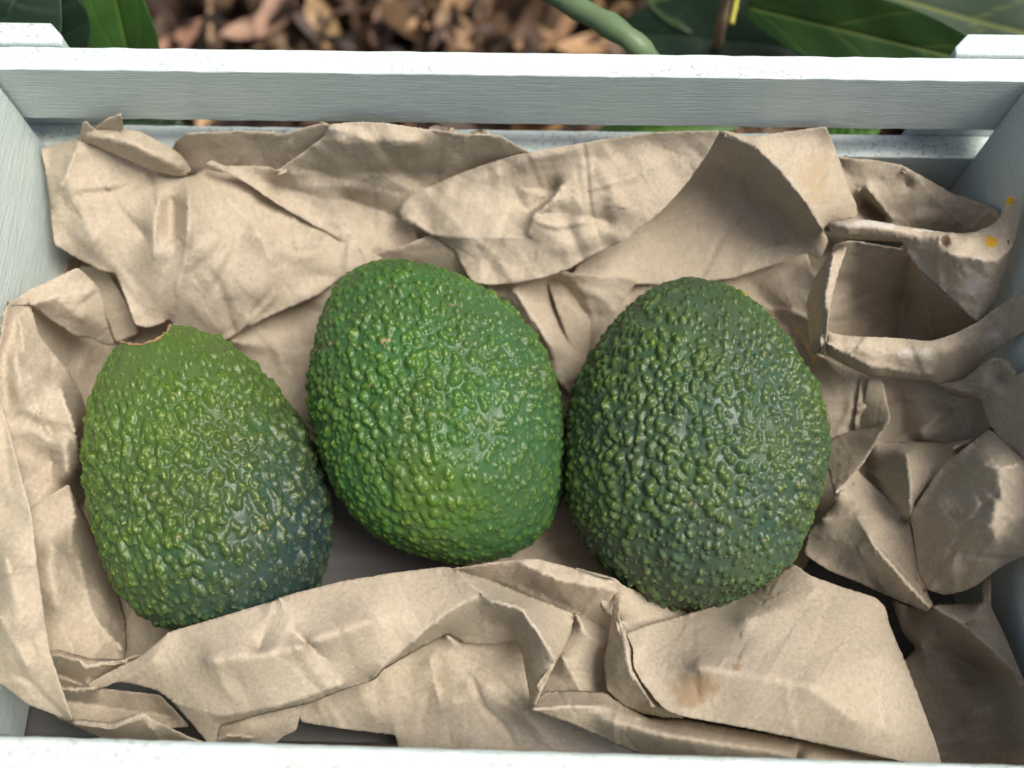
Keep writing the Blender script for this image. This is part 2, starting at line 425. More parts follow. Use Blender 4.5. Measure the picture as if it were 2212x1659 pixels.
    def nb(x): return np.bincount(a, x[b], n) + np.bincount(b, x[a], n)
    def hang(fx, z0):
        free = ~fx
        def A(x): x = np.where(free, x, 0); return np.where(free, deg * x - nb(x), 0)
        rhs = np.where(free, nb(np.where(fx, z0, 0)), 0)
        x = np.where(free, z0, 0); res = rhs - A(x); p = res.copy(); rr = (res ** 2).sum()
        for _ in range(600):
            if rr < 1e-5: break
            Ap = A(p); al = rr / max((p * Ap).sum(), 1e-12); x = x + al * p; res = res - al * Ap; r2 = (res ** 2).sum(); p = res + r2 / rr * p; rr = r2
        return np.where(free, x, z0)
    z0 = np.where(fx, np.nan_to_num(z), np.nanmean(z))
    flat = hang(on_edge, z0)
    z0 = np.where(fx & ~on_edge, flat + gain * (z0 - flat), z0)     # folds stand out from the plain sheet
    z = hang(fx, z0)
    for _ in range(relax):
        z = np.where(hd, z, 0.5 * z + 0.5 * nb(z) / deg)
    z = 0.93 * z + 0.07 * nb(z) / deg
    z += FZ(xy[:, 0], xy[:, 1]) * min(1.3, crumple)
    # small creases and swells of used paper
    X, Y = xy[:, 0], xy[:, 1]; area = (hi - lo).prod()
    for _ in range(int(2 + area / 7000 * crumple)):
        th = r.uniform(0, math.pi); cx, cy = r.uniform(lo[0], hi[0]), r.uniform(lo[1], hi[1])
        s_ = (X - cx) * math.cos(th) + (Y - cy) * math.sin(th); t_ = -(X - cx) * math.sin(th) + (Y - cy) * math.cos(th)
        s_ = s_ + 6 * np.sin(t_ / r.uniform(18, 50) + r.uniform(0, 6))
        wd, ln, am = r.uniform(10, 46), r.uniform(40, 150), r.uniform(0.3, 1.3) * r.choice([-1, 1])
        side = np.where(s_ > 0, 1.0, r.uniform(0.35, 1.0))
        z += am * crumple * np.clip(1 - np.abs(s_) / (wd * side), 0, 1) * np.exp(-(t_ / ln) ** 4)
    for _ in range(5):
        th = r.uniform(0, 6.28); fq = r.uniform(0.02, 0.06)
        z += 0.22 * crumple * np.sin(fq * (X * math.cos(th) + Y * math.sin(th)) + r.uniform(0, 6.28))
    zw = wall_min_z(X, Y, 0.00005 * seed); sf = 0.003
    zm = zw + sf * np.logaddexp(0, np.clip((z / 1000.0 - zw) / sf, -60, 60))
    W = at_z(X, Y, zm)
    # folded-over edge: turn the border down and back under the sheet
    be = ue[cnt == 1]
    bset = {tuple(t) for t in be}
    nxt = {}
    for f in F:
        for i in range(3):
            u, v = int(f[i]), int(f[(i + 1) % 3])
            if (min(u, v), max(u, v)) in bset: nxt[u] = v
    loop = []; st = cur = next(iter(nxt))
    while True:
        loop.append(cur); cur = nxt.get(cur)
        if cur is None or cur == st or len(loop) > n: break
    lp = np.array(loop); nL = len(lp)
    Pw = W[lp]; vd = Pw - CAM; vd /= np.linalg.norm(vd, axis=1)[:, None]
    tp = xy[np.roll(lp, -3)] - xy[np.roll(lp, 3)]
    tw = at_z(xy[np.roll(lp, -3)][:, 0], xy[np.roll(lp, -3)][:, 1], zm[lp]) - at_z(xy[np.roll(lp, 3)][:, 0], xy[np.roll(lp, 3)][:, 1], zm[lp])
    orient = np.sign((tp[:, 0] * np.roll(xy[lp][:, 1], 0) - 0 * tp[:, 0]).sum()) or 1
    inw = np.cross(np.array([0, 0, 1.0]), tw); inw /= np.linalg.norm(inw, axis=1)[:, None] + 1e-9
    sa = np.sum((xy[lp][:, 0]) * np.roll(xy[lp][:, 1], -1) - np.roll(xy[lp][:, 0], -1) * xy[lp][:, 1])
    if sa > 0: inw = -inw          # image y points down
    fn = np.cross(W[F[:, 1]] - W[F[:, 0]], W[F[:, 2]] - W[F[:, 0]])
    vn = np.stack([sum(np.bincount(F[:, i], fn[:, c], n) for i in range(3)) for c in range(3)], 1)[lp]
    for _ in range(3): vn = 0.5 * vn + 0.25 * (np.roll(vn, 1, 0) + np.roll(vn, -1, 0))
    vn /= np.linalg.norm(vn, axis=1)[:, None] + 1e-12
    vn *= -np.sign((vn * vd).sum(1))[:, None]           # towards the viewer's side
    ti = inw - (inw * vn).sum(1)[:, None] * vn; ti /= np.linalg.norm(ti, axis=1)[:, None] + 1e-9
    rows = []
    for (dv, di) in ((0.6, -0.3), (1.4, -0.2), (2.0, 0.6)):
        rows.append(Pw - vn * curl * dv + ti * curl * di)
    rows.append(Pw - vn * (curl * 2 + skirt * 0.35) + ti * skirt)
    allV = [W]; base = n; prev = lp; FF = [F]
    for R_ in rows:
        cur_i = np.arange(base, base + nL); base += nL; allV.append(R_)
        p2, c2 = np.roll(prev, -1), np.roll(cur_i, -1)
        FF += [np.stack([p2, prev, cur_i], 1), np.stack([p2, cur_i, c2], 1)]; prev = cur_i
    VV = np.concatenate(allV); FA = np.concatenate(FF)
    # make the sheet face up
    nrm = np.cross(VV[F[:, 1]] - VV[F[:, 0]], VV[F[:, 2]] - VV[F[:, 0]])[:, 2].sum()
    if nrm < 0: FA = FA[:, ::-1]
    me = fast_mesh(name, VV, FA)
    S = np.zeros((len(VV), 4)); 
    for (sx, sy, rx, ry, c, al) in stains:
        d = np.sqrt(((X - sx) / rx) ** 2 + ((Y - sy) / ry) ** 2); m = np.clip(1.25 - d, 0, 1) * al
        k = m > S[:n, 3]; S[:n][k] = np.concatenate([np.tile(c, (k.sum(), 1)), m[k, None]], 1)
    CR = np.zeros(len(VV)); CR[:n] = cr; add_attr(me, 'crease', CR)
    add_attr(me, 'stain', S); smooth(me)
    return link(name, me, M_PAPER, paper)

BROWN = (0.39, 0.285, 0.18); YEL = (0.62, 0.36, 0.03); PALE = (0.64, 0.60, 0.53)
sheet('paper_base', [(150,560,18),(700,470,26),(1200,480,26),(1800,500,24),(1990,620,16),(1960,830,20),(1850,1040,14),(1760,1180,8),(1690,1330,5),(1500,1420,3),(1150,1440,3),(1040,1330,3),(1010,1225,3),(900,1120,4),(745,940,5),(640,1150,4),(560,1400,4),(150,1480,3),(30,1200,5),(40,800,8)],
      soft=[[(330,900,8),(450,1250,3)],[(900,800,9),(980,1080,4)],[(1500,850,9),(1500,1200,3)],[(740,800,8),(744,900,6)]], seed=1)
sheet('paper_fold', [(1180,600,28),(1360,600,30),(1740,535,38),(1765,620,42),(1752,760,38),(1880,815,36),(1855,925,28),(1785,950,24),(1700,960,15),(1250,800,15)], seed=2,
      hard=[[(1600,590,33),(1690,690,30),(1765,790,34)]])
sheet('paper_fold', [(1000,600,36),(1180,588,38),(1380,600,35),(1300,720,26),(1240,860,14),(1150,760,20),(1080,660,28)], seed=3,
      hard=[[(1195,612,26),(1215,700,19),(1275,760,16)],[(1110,625,37),(1160,700,30),(1210,790,19)],[(1250,610,34),(1290,690,26)]])
sheet('paper_fold', [(470,730,24),(690,625,27),(745,595,25),(700,800,12),(690,920,7),(640,900,8),(540,790,16)], seed=4,
      hard=[[(500,735,25),(630,760,17),(690,740,15)]])
sheet('back_sheet', [(90,320,60),(130,308,62),(172,300,66),(255,325,64),(320,362,60),(370,376,57),(415,380,55),(445,362,54),(540,368,50),(625,420,46),(700,462,41),(735,472,40),(765,472,39),(800,545,36),(830,560,34),(737,598,33),(690,635,33),(580,683,34),(480,738,30),(430,752,27),(390,742,28),(367,690,37),(350,698,38),(317,708,38),(293,702,40),(275,650,44),(250,592,46),(215,583,47),(165,557,50),(118,528,54),(112,490,55),(105,420,58)], seed=5,
      hard=[[(172,307,67),(152,360,66),(135,400,64),(113,445,58)],[(325,390,57),(343,433,60),(337,467,59),(333,520,56),(335,580,50)],[(403,383,56),(408,433,61),(407,500,59),(398,573,52),(367,676,40)],[(232,405,60),(260,455,56),(312,510,52)],[(232,405,61),(277,380,60)],[(490,430,54),(550,490,50),(585,560,46),(592,640,38)],[(672,500,44),(660,530,43),(690,600,35)]],
      soft=[[(180,440,63),(200,520,56)],[(372,430,55),(372,520,52)],[(470,540,50),(500,640,42)]])
sheet('rolled_flap', [(175,305,67),(178,286,71),(200,277,73),(265,279,72),(300,282,71),(340,303,69),(372,320,66),(395,338,63),(415,368,58),(400,381,58),(370,379,59),(320,366,63),(255,336,67)], seed=6,
      soft=[[(190,292,75),(270,305,74),(340,338,70),(395,362,63)]], crumple=.6)
sheet('paper_tip', [(198,281,71),(222,264,77),(262,243,82),(264,262,79),(267,281,74),(240,284,72)], seed=7, crumple=.3, hard=[[(205,280,72),(262,246,82)]])
sheet('paper_tip', [(172,300,69),(177,266,76),(186,262,77),(205,280,73),(190,292,71)], seed=8, crumple=.3)
sheet('back_sheet', [(372,322,61),(380,305,65),(405,287,68),(530,283,70),(610,290,70),(650,278,71),(680,270,72),(712,268,73),(720,300,66),(660,345,58),(600,380,53),(520,380,52),(445,375,51),(400,378,52)], seed=9,
      hard=[[(530,285,70),(560,325,61),(575,370,54)],[(620,290,70),(600,340,60)]], soft=[[(440,320,60),(480,345,57)]])
sheet('back_sheet', [(440,352,60),(480,358,60),(580,360,59),(600,368,61),(655,330,67),(700,295,73),(712,268,76),(770,264,77),(830,265,76),(980,288,74),(1080,293,72),(1145,330,66),(1060,370,50),(930,430,43),(895,460,42),(900,520,38),(830,570,29),(770,556,33),(715,505,41),(680,487,46),(640,465,49),(600,440,53),(520,386,58)], seed=10,
      hard=[[(600,368,62),(690,370,57),(740,395,55),(860,418,47)],[(1005,300,72),(1008,335,62),(1045,358,54)],[(737,487,42),(800,547,35)],[(740,430,47),(860,470,39)],[(520,386,58),(600,400,54),(690,430,50)]],
      soft=[[(720,300,74),(900,308,73)],[(725,365,61),(850,372,55),(960,375,52)]])
sheet('front_fold', [(868,440,47),(895,415,50),(930,402,52),(1000,372,57),(1050,355,60),(1100,338,64),(1140,330,66),(1300,302,69),(1420,286,71),(1555,282,72),(1530,330,68),(1480,400,62),(1430,455,58),(1350,520,53),(1290,545,50),(1230,580,47),(1180,598,45),(1110,612,43),(1060,614,42),(1020,610,41),(1000,575,42),(985,545,43),(930,507,44),(870,480,45),(862,460,46)], seed=11,
      hard=[[(930,507,46),(1000,513,49),(1075,512,51),(1143,511,52)],[(1143,511,52),(1152,535,50),(1147,590,45)],[(1110,340,64),(1113,390,58),(1117,430,53),(1140,457,51)],[(1140,457,51),(1184,427,53),(1208,398,58)],[(1143,511,53),(1152,468,57),(1190,438,60),(1213,402,63)],[(1165,460,57),(1260,466,56),(1315,480,54)],[(930,507,46),(880,470,47)]],
      soft=[[(1300,370,66),(1330,430,62)],[(960,420,54),(1030,450,53)],[(1200,540,52),(1330,500,54)]])
sheet('paper_fold', [(800,552,37),(830,541,39),(870,533,41),(932,506,44),(975,525,44),(1000,560,43),(1022,612,39),(985,600,34),(900,575,32),(820,575,32)], seed=12, crumple=.5)
sheet('back_sheet', [(1535,300,66),(1560,281,72),(1620,296,73),(1700,285,74),(1785,274,75),(1800,310,71),(1815,350,68),(1835,410,63),(1850,440,61),(1852,470,58),(1800,480,57),(1777,495,56),(1790,520,52),(1772,560,48),(1740,546,47),(1660,575,41),(1590,598,38),(1480,616,33),(1360,612,32),(1230,605,33),(1250,570,32),(1400,460,34),(1480,370,42)], seed=13, crumple=.5,
      hard=[[(1560,284,72),(1630,315,73),(1690,372,71),(1735,430,68),(1778,497,60)],[(1735,546,47),(1690,470,50),(1650,440,50)],[(1600,590,39),(1640,545,42),(1735,520,49)]],
      soft=[[(1520,400,44),(1500,470,40)],[(1580,380,50),(1610,440,46),(1680,520,44)],[(1760,330,71),(1790,420,65)]], stains=((1765,385,45,85,(0.44,0.35,0.235),0.7),))
sheet('back_sheet', [(1790,325,62),(1815,342,64),(1880,345,64),(1950,357,63),(2000,385,61),(2060,420,59),(2130,442,60),(2150,452,60),(2155,475,58),(2100,512,50),(1990,510,48),(1870,490,47),(1800,470,52)], seed=14,
      hard=[[(1955,360,64),(1960,400,57)],[(1855,412,57),(1872,440,46),(1910,470,45)],[(1875,408,59),(1900,440,55),(1925,470,52)],[(1980,385,61),(2090,495,53)]])
sheet('paper_tip', [(2090,500,58),(2105,470,62),(2130,448,66),(2152,452,66),(2160,478,62),(2130,500,60)], seed=15, crumple=.4, hard=[[(2098,490,60),(2145,452,68)]])
sheet('torn_strip', [(1785,482,66),(1830,473,70),(1880,475,72),(1950,488,72),(2030,500,72),(2075,504,72),(2110,500,73),(2140,488,75),(2160,470,77),(2168,445,80),(2178,424,82),(2195,423,82),(2202,460,80),(2192,520,78),(2175,580,74),(2150,650,67),(2112,697,62),(2050,640,64),(1985,580,67),(1960,545,67),(1950,524,66),(1880,519,64),(1830,517,63),(1800,507,62)], seed=16, crumple=.8,
      hard=[[(1950,524,68),(2050,548,75),(2150,565,77),(2188,530,79)],[(1830,505,68),(1950,512,71),(2040,522,74)]], soft=[[(1800,490,69),(1900,493,73),(2000,508,74),(2090,520,76)]],
      stains=((2142,522,19,13,YEL,1),(2181,433,13,9,YEL,1),(2043,520,14,16,(0.13,0.085,0.05),0.9),(1900,484,110,13,PALE,.8),(2020,496,60,8,PALE,.8),(2105,605,60,60,PALE,0.5)))
sheet('paper_fold', [(1800,530,58),(1835,520,60),(1960,540,61),(2000,600,60),(2110,690,57),(2090,730,36),(2010,750,26),(1860,750,24),(1775,745,30),(1785,640,45)], seed=17,
      hard=[[(1968,545,58),(1955,640,38),(1940,745,22)]], soft=[[(1860,600,46),(1850,680,34)]])
sheet('paper_fold', [(1795,545,61),(1830,530,64),(1808,600,63),(1787,690,59),(1785,766,51),(1750,762,45),(1742,650,49),(1762,595,53)], seed=18, crumple=.5,
      hard=[[(1800,552,64),(1783,640,61),(1783,762,52)]])
sheet('looped_strip', [(1783,715,57),(1810,722,57),(1850,727,57),(1930,730,57),(2010,737,58),(2060,722,60),(2110,697,64),(2160,660,72),(2240,610,82),(2240,700,74),(2190,728,65),(2130,770,56),(2085,822,48),(2055,835,46),(2015,827,46),(1950,820,46),(1880,812,46),(1830,790,47),(1785,767,49)], seed=19,
      hard=[[(1783,740,57),(1880,790,52),(2010,808,51)]], soft=[[(1820,745,57),(1900,760,56),(2010,770,56),(2100,735,60)]], stains=((1960,765,80,26,PALE,0.4),(2140,720,50,30,PALE,.35)))
sheet('paper_fold', [(2020,830,43),(2075,822,50),(2140,775,66),(2165,775,69),(2190,815,71),(2240,785,80),(2240,1010,74),(2212,993,70),(2170,960,64),(2138,918,58),(2117,862,54),(2080,860,45),(2050,852,42)], seed=20,
      hard=[[(2077,826,50),(2150,838,65),(2120,862,57)],[(2150,778,67),(2162,815,63),(2192,820,70)],[(2030,832,44),(2100,848,54)]])
sheet('paper_fold', [(1860,815,40),(1960,812,38),(2060,838,38),(2125,860,38),(2145,915,36),(2120,945,35),(2050,958,34),(1890,965,30),(1870,1000,26),(1845,925,30)], seed=21,
      soft=[[(1990,940,38),(2040,870,37)],[(1940,860,30),(1950,930,29)]])
sheet('paper_fold', [(1878,813,42),(1904,813,42),(1915,860,41),(1923,908,43),(1890,920,37),(1852,930,30)], seed=22, crumple=.4)
sheet('paper_fold', [(1783,946,22),(1853,926,30),(1923,904,43),(1895,950,41),(1865,1000,38),(1810,1060,38),(1802,1064,37),(1787,1010,27),(1778,980,23)], seed=23, crumple=.6)
sheet('paper_fold', [(1885,952,34),(1960,954,35),(2040,956,36),(2100,945,41),(2137,926,45),(2130,945,44),(2080,972,46),(2040,1010,45),(2000,1065,42),(1970,1120,38),(1950,1130,34),(1850,1020,24),(1838,1005,23)], seed=24,
      hard=[[(1958,982,43),(1965,1040,46),(1967,1112,43)],[(1860,1008,24),(1958,982,43)],[(2060,968,48),(2120,940,46)]])
sheet('bulging_fold', [(2137,926,58),(2212,993,70),(2240,1012,73),(2240,1215,69),(2212,1200,66),(2180,1215,62),(2140,1240,57),(2110,1264,51),(2085,1276,46),(2040,1286,39),(2000,1272,36),(1985,1240,37),(1972,1150,40),(1967,1110,44),(1995,1065,46),(2035,1005,51),(2080,970,56)], seed=25, crumple=1.25,
      hard=[[(2090,1035,62),(2125,1005,68),(2160,1012,71),(2195,1005,74)],[(2095,1035,63),(2115,1090,65),(2110,1150,62)],[(2160,1012,71),(2165,1090,70),(2190,1150,68)]], soft=[[(2030,1080,53),(2050,1180,51),(2050,1245,46)],[(2150,1090,71),(2150,1170,67)]])
sheet('paper_fold', [(1803,1060,37),(1830,1020,34),(1845,1008,33),(1870,1035,33),(1960,1115,37),(1978,1180,36),(1992,1245,35),(2005,1285,35),(2017,1308,39),(2002,1322,39),(1985,1315,38),(1940,1297,34),(1900,1279,32),(1840,1252,30),(1790,1232,28),(1738,1197,24),(1745,1150,24),(1775,1115,28),(1800,1090,31)], seed=26,
      hard=[[(1855,1120,37),(1880,1168,40),(1940,1240,42),(2010,1315,41)],[(1775,1120,30),(1855,1118,37),(1960,1122,35)],[(1893,1168,36),(1940,1220,33),(1995,1278,34)],[(1805,1062,38),(1840,1045,33)]], crumple=.7)
sheet('paper_fold', [(1926,1296,16),(1960,1310,22),(1990,1316,30),(2015,1306,37),(2060,1304,35),(2110,1302,37),(2122,1296,41),(2121,1245,44),(2139,1240,47),(2141,1310,44),(2170,1370,45),(2212,1470,47),(2245,1520,48),(2245,1700,30),(1960,1700,10),(1940,1440,12),(1980,1400,16),(1948,1365,16)], seed=27,
      hard=[[(2015,1310,38),(2080,1345,40),(2150,1410,46),(2215,1475,48)],[(1990,1396,20),(2100,1440,23),(2225,1520,39)],[(2085,1350,38),(2128,1300,44)]], soft=[[(2100,1530,27),(2150,1600,29)]])
sheet('front_flap', [(1715,1218,33),(1750,1243,38),(1810,1265,39),(1890,1290,40),(1912,1310,39),(1922,1350,39),(1932,1375,40),(1960,1440,42),(1990,1520,44),(2020,1600,46),(2045,1690,46),(1975,1650,46),(1930,1640,48),(1800,1612,51),(1650,1580,52),(1480,1548,51),(1440,1535,50),(1415,1510,50),(1385,1470,50),(1369,1440,49),(1368,1400,48),(1352,1367,45),(1400,1350,41),(1480,1328,33),(1620,1280,28)], seed=28, crumple=.33,
      hard=[[(1950,1430,44),(1905,1462,49),(1900,1530,50),(1912,1585,50)],[(1760,1270,40),(1900,1420,48)]], soft=[[(1500,1440,53),(1750,1480,57),(1850,1560,54)],[(1600,1340,43),(1700,1310,42)]],
      stains=((1500,1487,62,48,BROWN,0.8),(1590,1442,14,12,BROWN,0.6),(1480,1520,50,20,BROWN,0.45)))
sheet('paper_fold', [(1330,1252,36),(1342,1260,37),(1337,1330,41),(1352,1365,45),(1370,1385,45),(1375,1440,44),(1395,1480,44),(1430,1530,44),(1480,1552,42),(1430,1550,39),(1380,1540,38),(1340,1520,37),(1310,1490,37),(1304,1430,37),(1312,1390,37),(1322,1330,37)], seed=29, crumple=.6,
      hard=[[(1338,1340,43),(1352,1400,47),(1362,1450,47),(1412,1525,46)]], soft=[[(1330,1420,44),(1345,1490,42)]])
sheet('paper_fold', [(1240,1225,33),(1330,1250,38),(1345,1265,38),(1420,1295,28),(1510,1330,22),(1480,1345,30),(1420,1355,37),(1352,1368,42),(1325,1340,34)], seed=30, crumple=.6, hard=[[(1342,1345,40),(1430,1338,32)]])
sheet('paper_fold', [(900,1240,28),(985,1228,36),(1060,1217,39),(1130,1207,41),(1165,1208,41),(1240,1228,40),(1290,1244,39),(1332,1253,39),(1340,1280,38),(1332,1340,33),(1320,1410,26),(1240,1345,22),(1150,1300,24),(1080,1265,27),(1000,1245,32)], seed=31,
      hard=[[(1120,1212,41),(1200,1250,40),(1325,1275,40)],[(1075,1250,31),(1160,1283,28),(1250,1325,26),(1318,1370,28)],[(1220,1232,40),(1290,1250,41),(1325,1258,41)]])
sheet('front_fold', [(190,1478,36),(230,1455,39),(300,1420,43),(330,1395,45),(365,1365,47),(400,1355,48),(500,1325,49),(590,1298,49),(604,1290,50),(660,1275,49),(740,1255,48),(850,1237,46),(960,1224,45),(985,1229,46),(1050,1249,45),(1124,1279,42),(1190,1305,38),(1242,1328,33),(1232,1370,36),(1217,1406,42),(1202,1430,47),(1150,1534,44),(1143,1500,38),(1130,1420,34),(1117,1385,33),(1070,1392,31),(1010,1392,30),(967,1369,32),(900,1405,33),(827,1448,35),(810,1469,36),(737,1492,37),(670,1520,37),(560,1545,37),(472,1570,36),(467,1606,33),(455,1612,33),(420,1570,36),(370,1515,39),(340,1492,40),(290,1478,40),(250,1473,39),(228,1484,36),(195,1492,34)], seed=32, crumple=.5,
      hard=[[(985,1231,47),(1020,1266,49),(1060,1298,51),(1124,1314,52),(1165,1370,51),(1202,1430,49)],[(1039,1283,49),(967,1321,47),(924,1355,45),(827,1441,42),(808,1465,39)],[(1202,1430,48),(1165,1490,45)],[(604,1292,51),(640,1370,50),(720,1440,45)],[(365,1366,47),(330,1430,45),(260,1472,40)],[(372,1515,40),(480,1545,41),(600,1525,42),(737,1478,42)],[(590,1300,50),(560,1400,50)]],
      soft=[[(1060,1345,37),(1100,1350,37)],[(450,1430,53),(640,1400,53),(800,1340,52)],[(1130,1400,40),(1150,1460,40)]])
sheet('paper_fold', [(450,1580,29),(475,1565,33),(560,1540,32),(657,1495,29),(652,1530,27),(640,1578,24),(612,1590,23),(583,1618,21),(540,1619,21),(480,1614,22),(450,1612,26)], seed=33, crumple=.5,
      hard=[[(462,1604,31),(490,1588,34),(546,1592,32)],[(475,1609,27),(545,1603,28)]])
sheet('paper_fold', [(150,1556,40),(160,1552,42),(245,1561,43),(262,1553,43),(305,1538,45),(340,1560,44),(400,1590,41),(462,1617,37),(440,1619,30),(400,1616,29),(300,1609,28),(240,1602,28),(180,1577,33),(120,1549,35)], seed=34, crumple=.6,
      hard=[[(160,1562,42),(250,1570,43),(305,1545,45),(330,1575,42),(350,1610,30)]])
sheet('paper_fold', [(100,1395,34),(150,1410,35),(200,1425,36),(250,1425,37),(310,1415,35),(270,1440,32),(195,1482,28),(232,1489,29),(345,1502,32),(410,1570,26),(330,1575,25),(300,1560,25),(150,1562,25),(105,1450,28)], seed=35,
      hard=[[(108,1412,36),(173,1427,38),(182,1440,37),(268,1428,38)],[(126,1489,33),(180,1489,34),(240,1480,37),(293,1480,37),(350,1504,34)],[(126,1460,25),(178,1480,26)],[(140,1515,26),(240,1530,24),(370,1548,25)]])
sheet('side_strip', [(-25,855,58),(2,870,61),(20,935,61),(45,1030,61),(65,1100,61),(85,1250,59),(105,1400,56),(130,1480,53),(156,1556,49),(140,1553,46),(60,1522,46),(0,1477,47),(-30,1450,47)], seed=36, crumple=.7,
      hard=[[(0,1330,58),(60,1440,54)]], soft=[[(10,1200,63),(40,1350,59)]])
sheet('side_fold', [(-25,760,54),(0,745,54),(15,660,58),(63,650,60),(85,722,58),(147,800,48),(175,850,36),(190,893,24),(185,980,12),(186,1080,8),(150,1100,40),(63,1110,46),(45,1060,48),(15,940,55),(-25,860,56)], seed=37,
      hard=[[(40,690,62),(60,800,59),(83,890,54),(110,936,47)],[(83,890,55),(112,1000,43),(108,1045,42),(65,1095,47)],[(130,840,52),(160,930,46),(175,1010,30)]], soft=[[(30,760,63),(40,850,60)],[(140,960,47),(150,1030,42)]])
sheet('side_fold', [(150,650,30),(240,650,26),(300,700,24),(260,760,16),(210,840,10),(185,900,8),(120,800,24),(60,745,44),(50,665,52),(90,645,50)], seed=38)
sheet('side_flap', [(15,662,58),(65,625,63),(120,600,61),(168,578,59),(182,590,57),(213,620,52),(222,650,49),(232,700,42),(247,745,33),(225,745,34),(195,730,40),(165,727,44),(110,692,53),(66,658,60)], seed=39, crumple=.7,
      hard=[[(66,658,61),(120,640,60),(205,625,53)]], soft=[[(140,650,58),(180,690,51)]])
sheet('paper_fold', [(170,575,38),(225,578,38),(270,650,34),(300,720,26),(250,740,24),(215,650,32)], seed=40, crumple=.4)
sheet('side_fold', [(60,1104,49),(100,1075,50),(149,1046,48),(165,1080,38),(186,1120,26),(217,1190,16),(250,1260,12),(272,1340,14),(275,1400,22),(266,1426,29),(170,1426,34),(100,1412,38),(80,1250,46)], seed=41,
      hard=[[(149,1047,48),(160,1110,40),(150,1190,37)],[(170,1210,34),(200,1330,33),(262,1405,29)]], soft=[[(110,1180,48),(120,1320,43)],[(210,1270,28),(240,1340,25)]])
sheet('paper_fold', [(640,1490,24),(660,1480,25),(800,1450,25),(900,1390,24),(965,1350,23),(1060,1370,22),(1145,1370,23),(1155,1530,29),(1400,1575,28),(1700,1645,20),(1900,1700,12),(880,1700,8),(866,1650,9),(860,1617,11),(855,1588,14),(760,1577,17),(650,1560,20)], seed=42,
      hard=[[(930,1430,25),(947,1500,23),(972,1600,14)],[(967,1375,28),(985,1390,26),(940,1470,22),(978,1515,22)],[(1040,1400,24),(1010,1480,24)]], soft=[[(1050,1480,26),(1080,1560,20)],[(780,1500,25),(820,1560,19)]])
sheet('front_fold', [(1146,1534,45),(1174,1494,39),(1240,1491,37),(1304,1495,37),(1350,1522,36),(1400,1550,36),(1490,1555,36),(1650,1585,38),(1800,1615,38),(1960,1655,38),(2080,1720,30),(1480,1680,26),(1437,1649,29),(1384,1631,33),(1320,1604,37),(1237,1564,42)], seed=43, crumple=.6,
      hard=[[(1150,1533,46),(1240,1525,45),(1300,1528,44),(1380,1552,43)],[(1721,1604,39),(1723,1650,37)]], soft=[[(1300,1555,46),(1450,1590,46),(1650,1620,43),(1850,1660,40)]])
sheet('paper_fold', [(1180,1300,20),(1250,1325,22),(1335,1340,24),(1325,1420,24),(1312,1495,27),(1345,1535,26),(1240,1530,26),(1150,1530,26),(1170,1430,24)], seed=44,
      hard=[[(1245,1330,32),(1265,1370,29),(1304,1395,26)],[(1215,1420,30),(1260,1500,30)]])


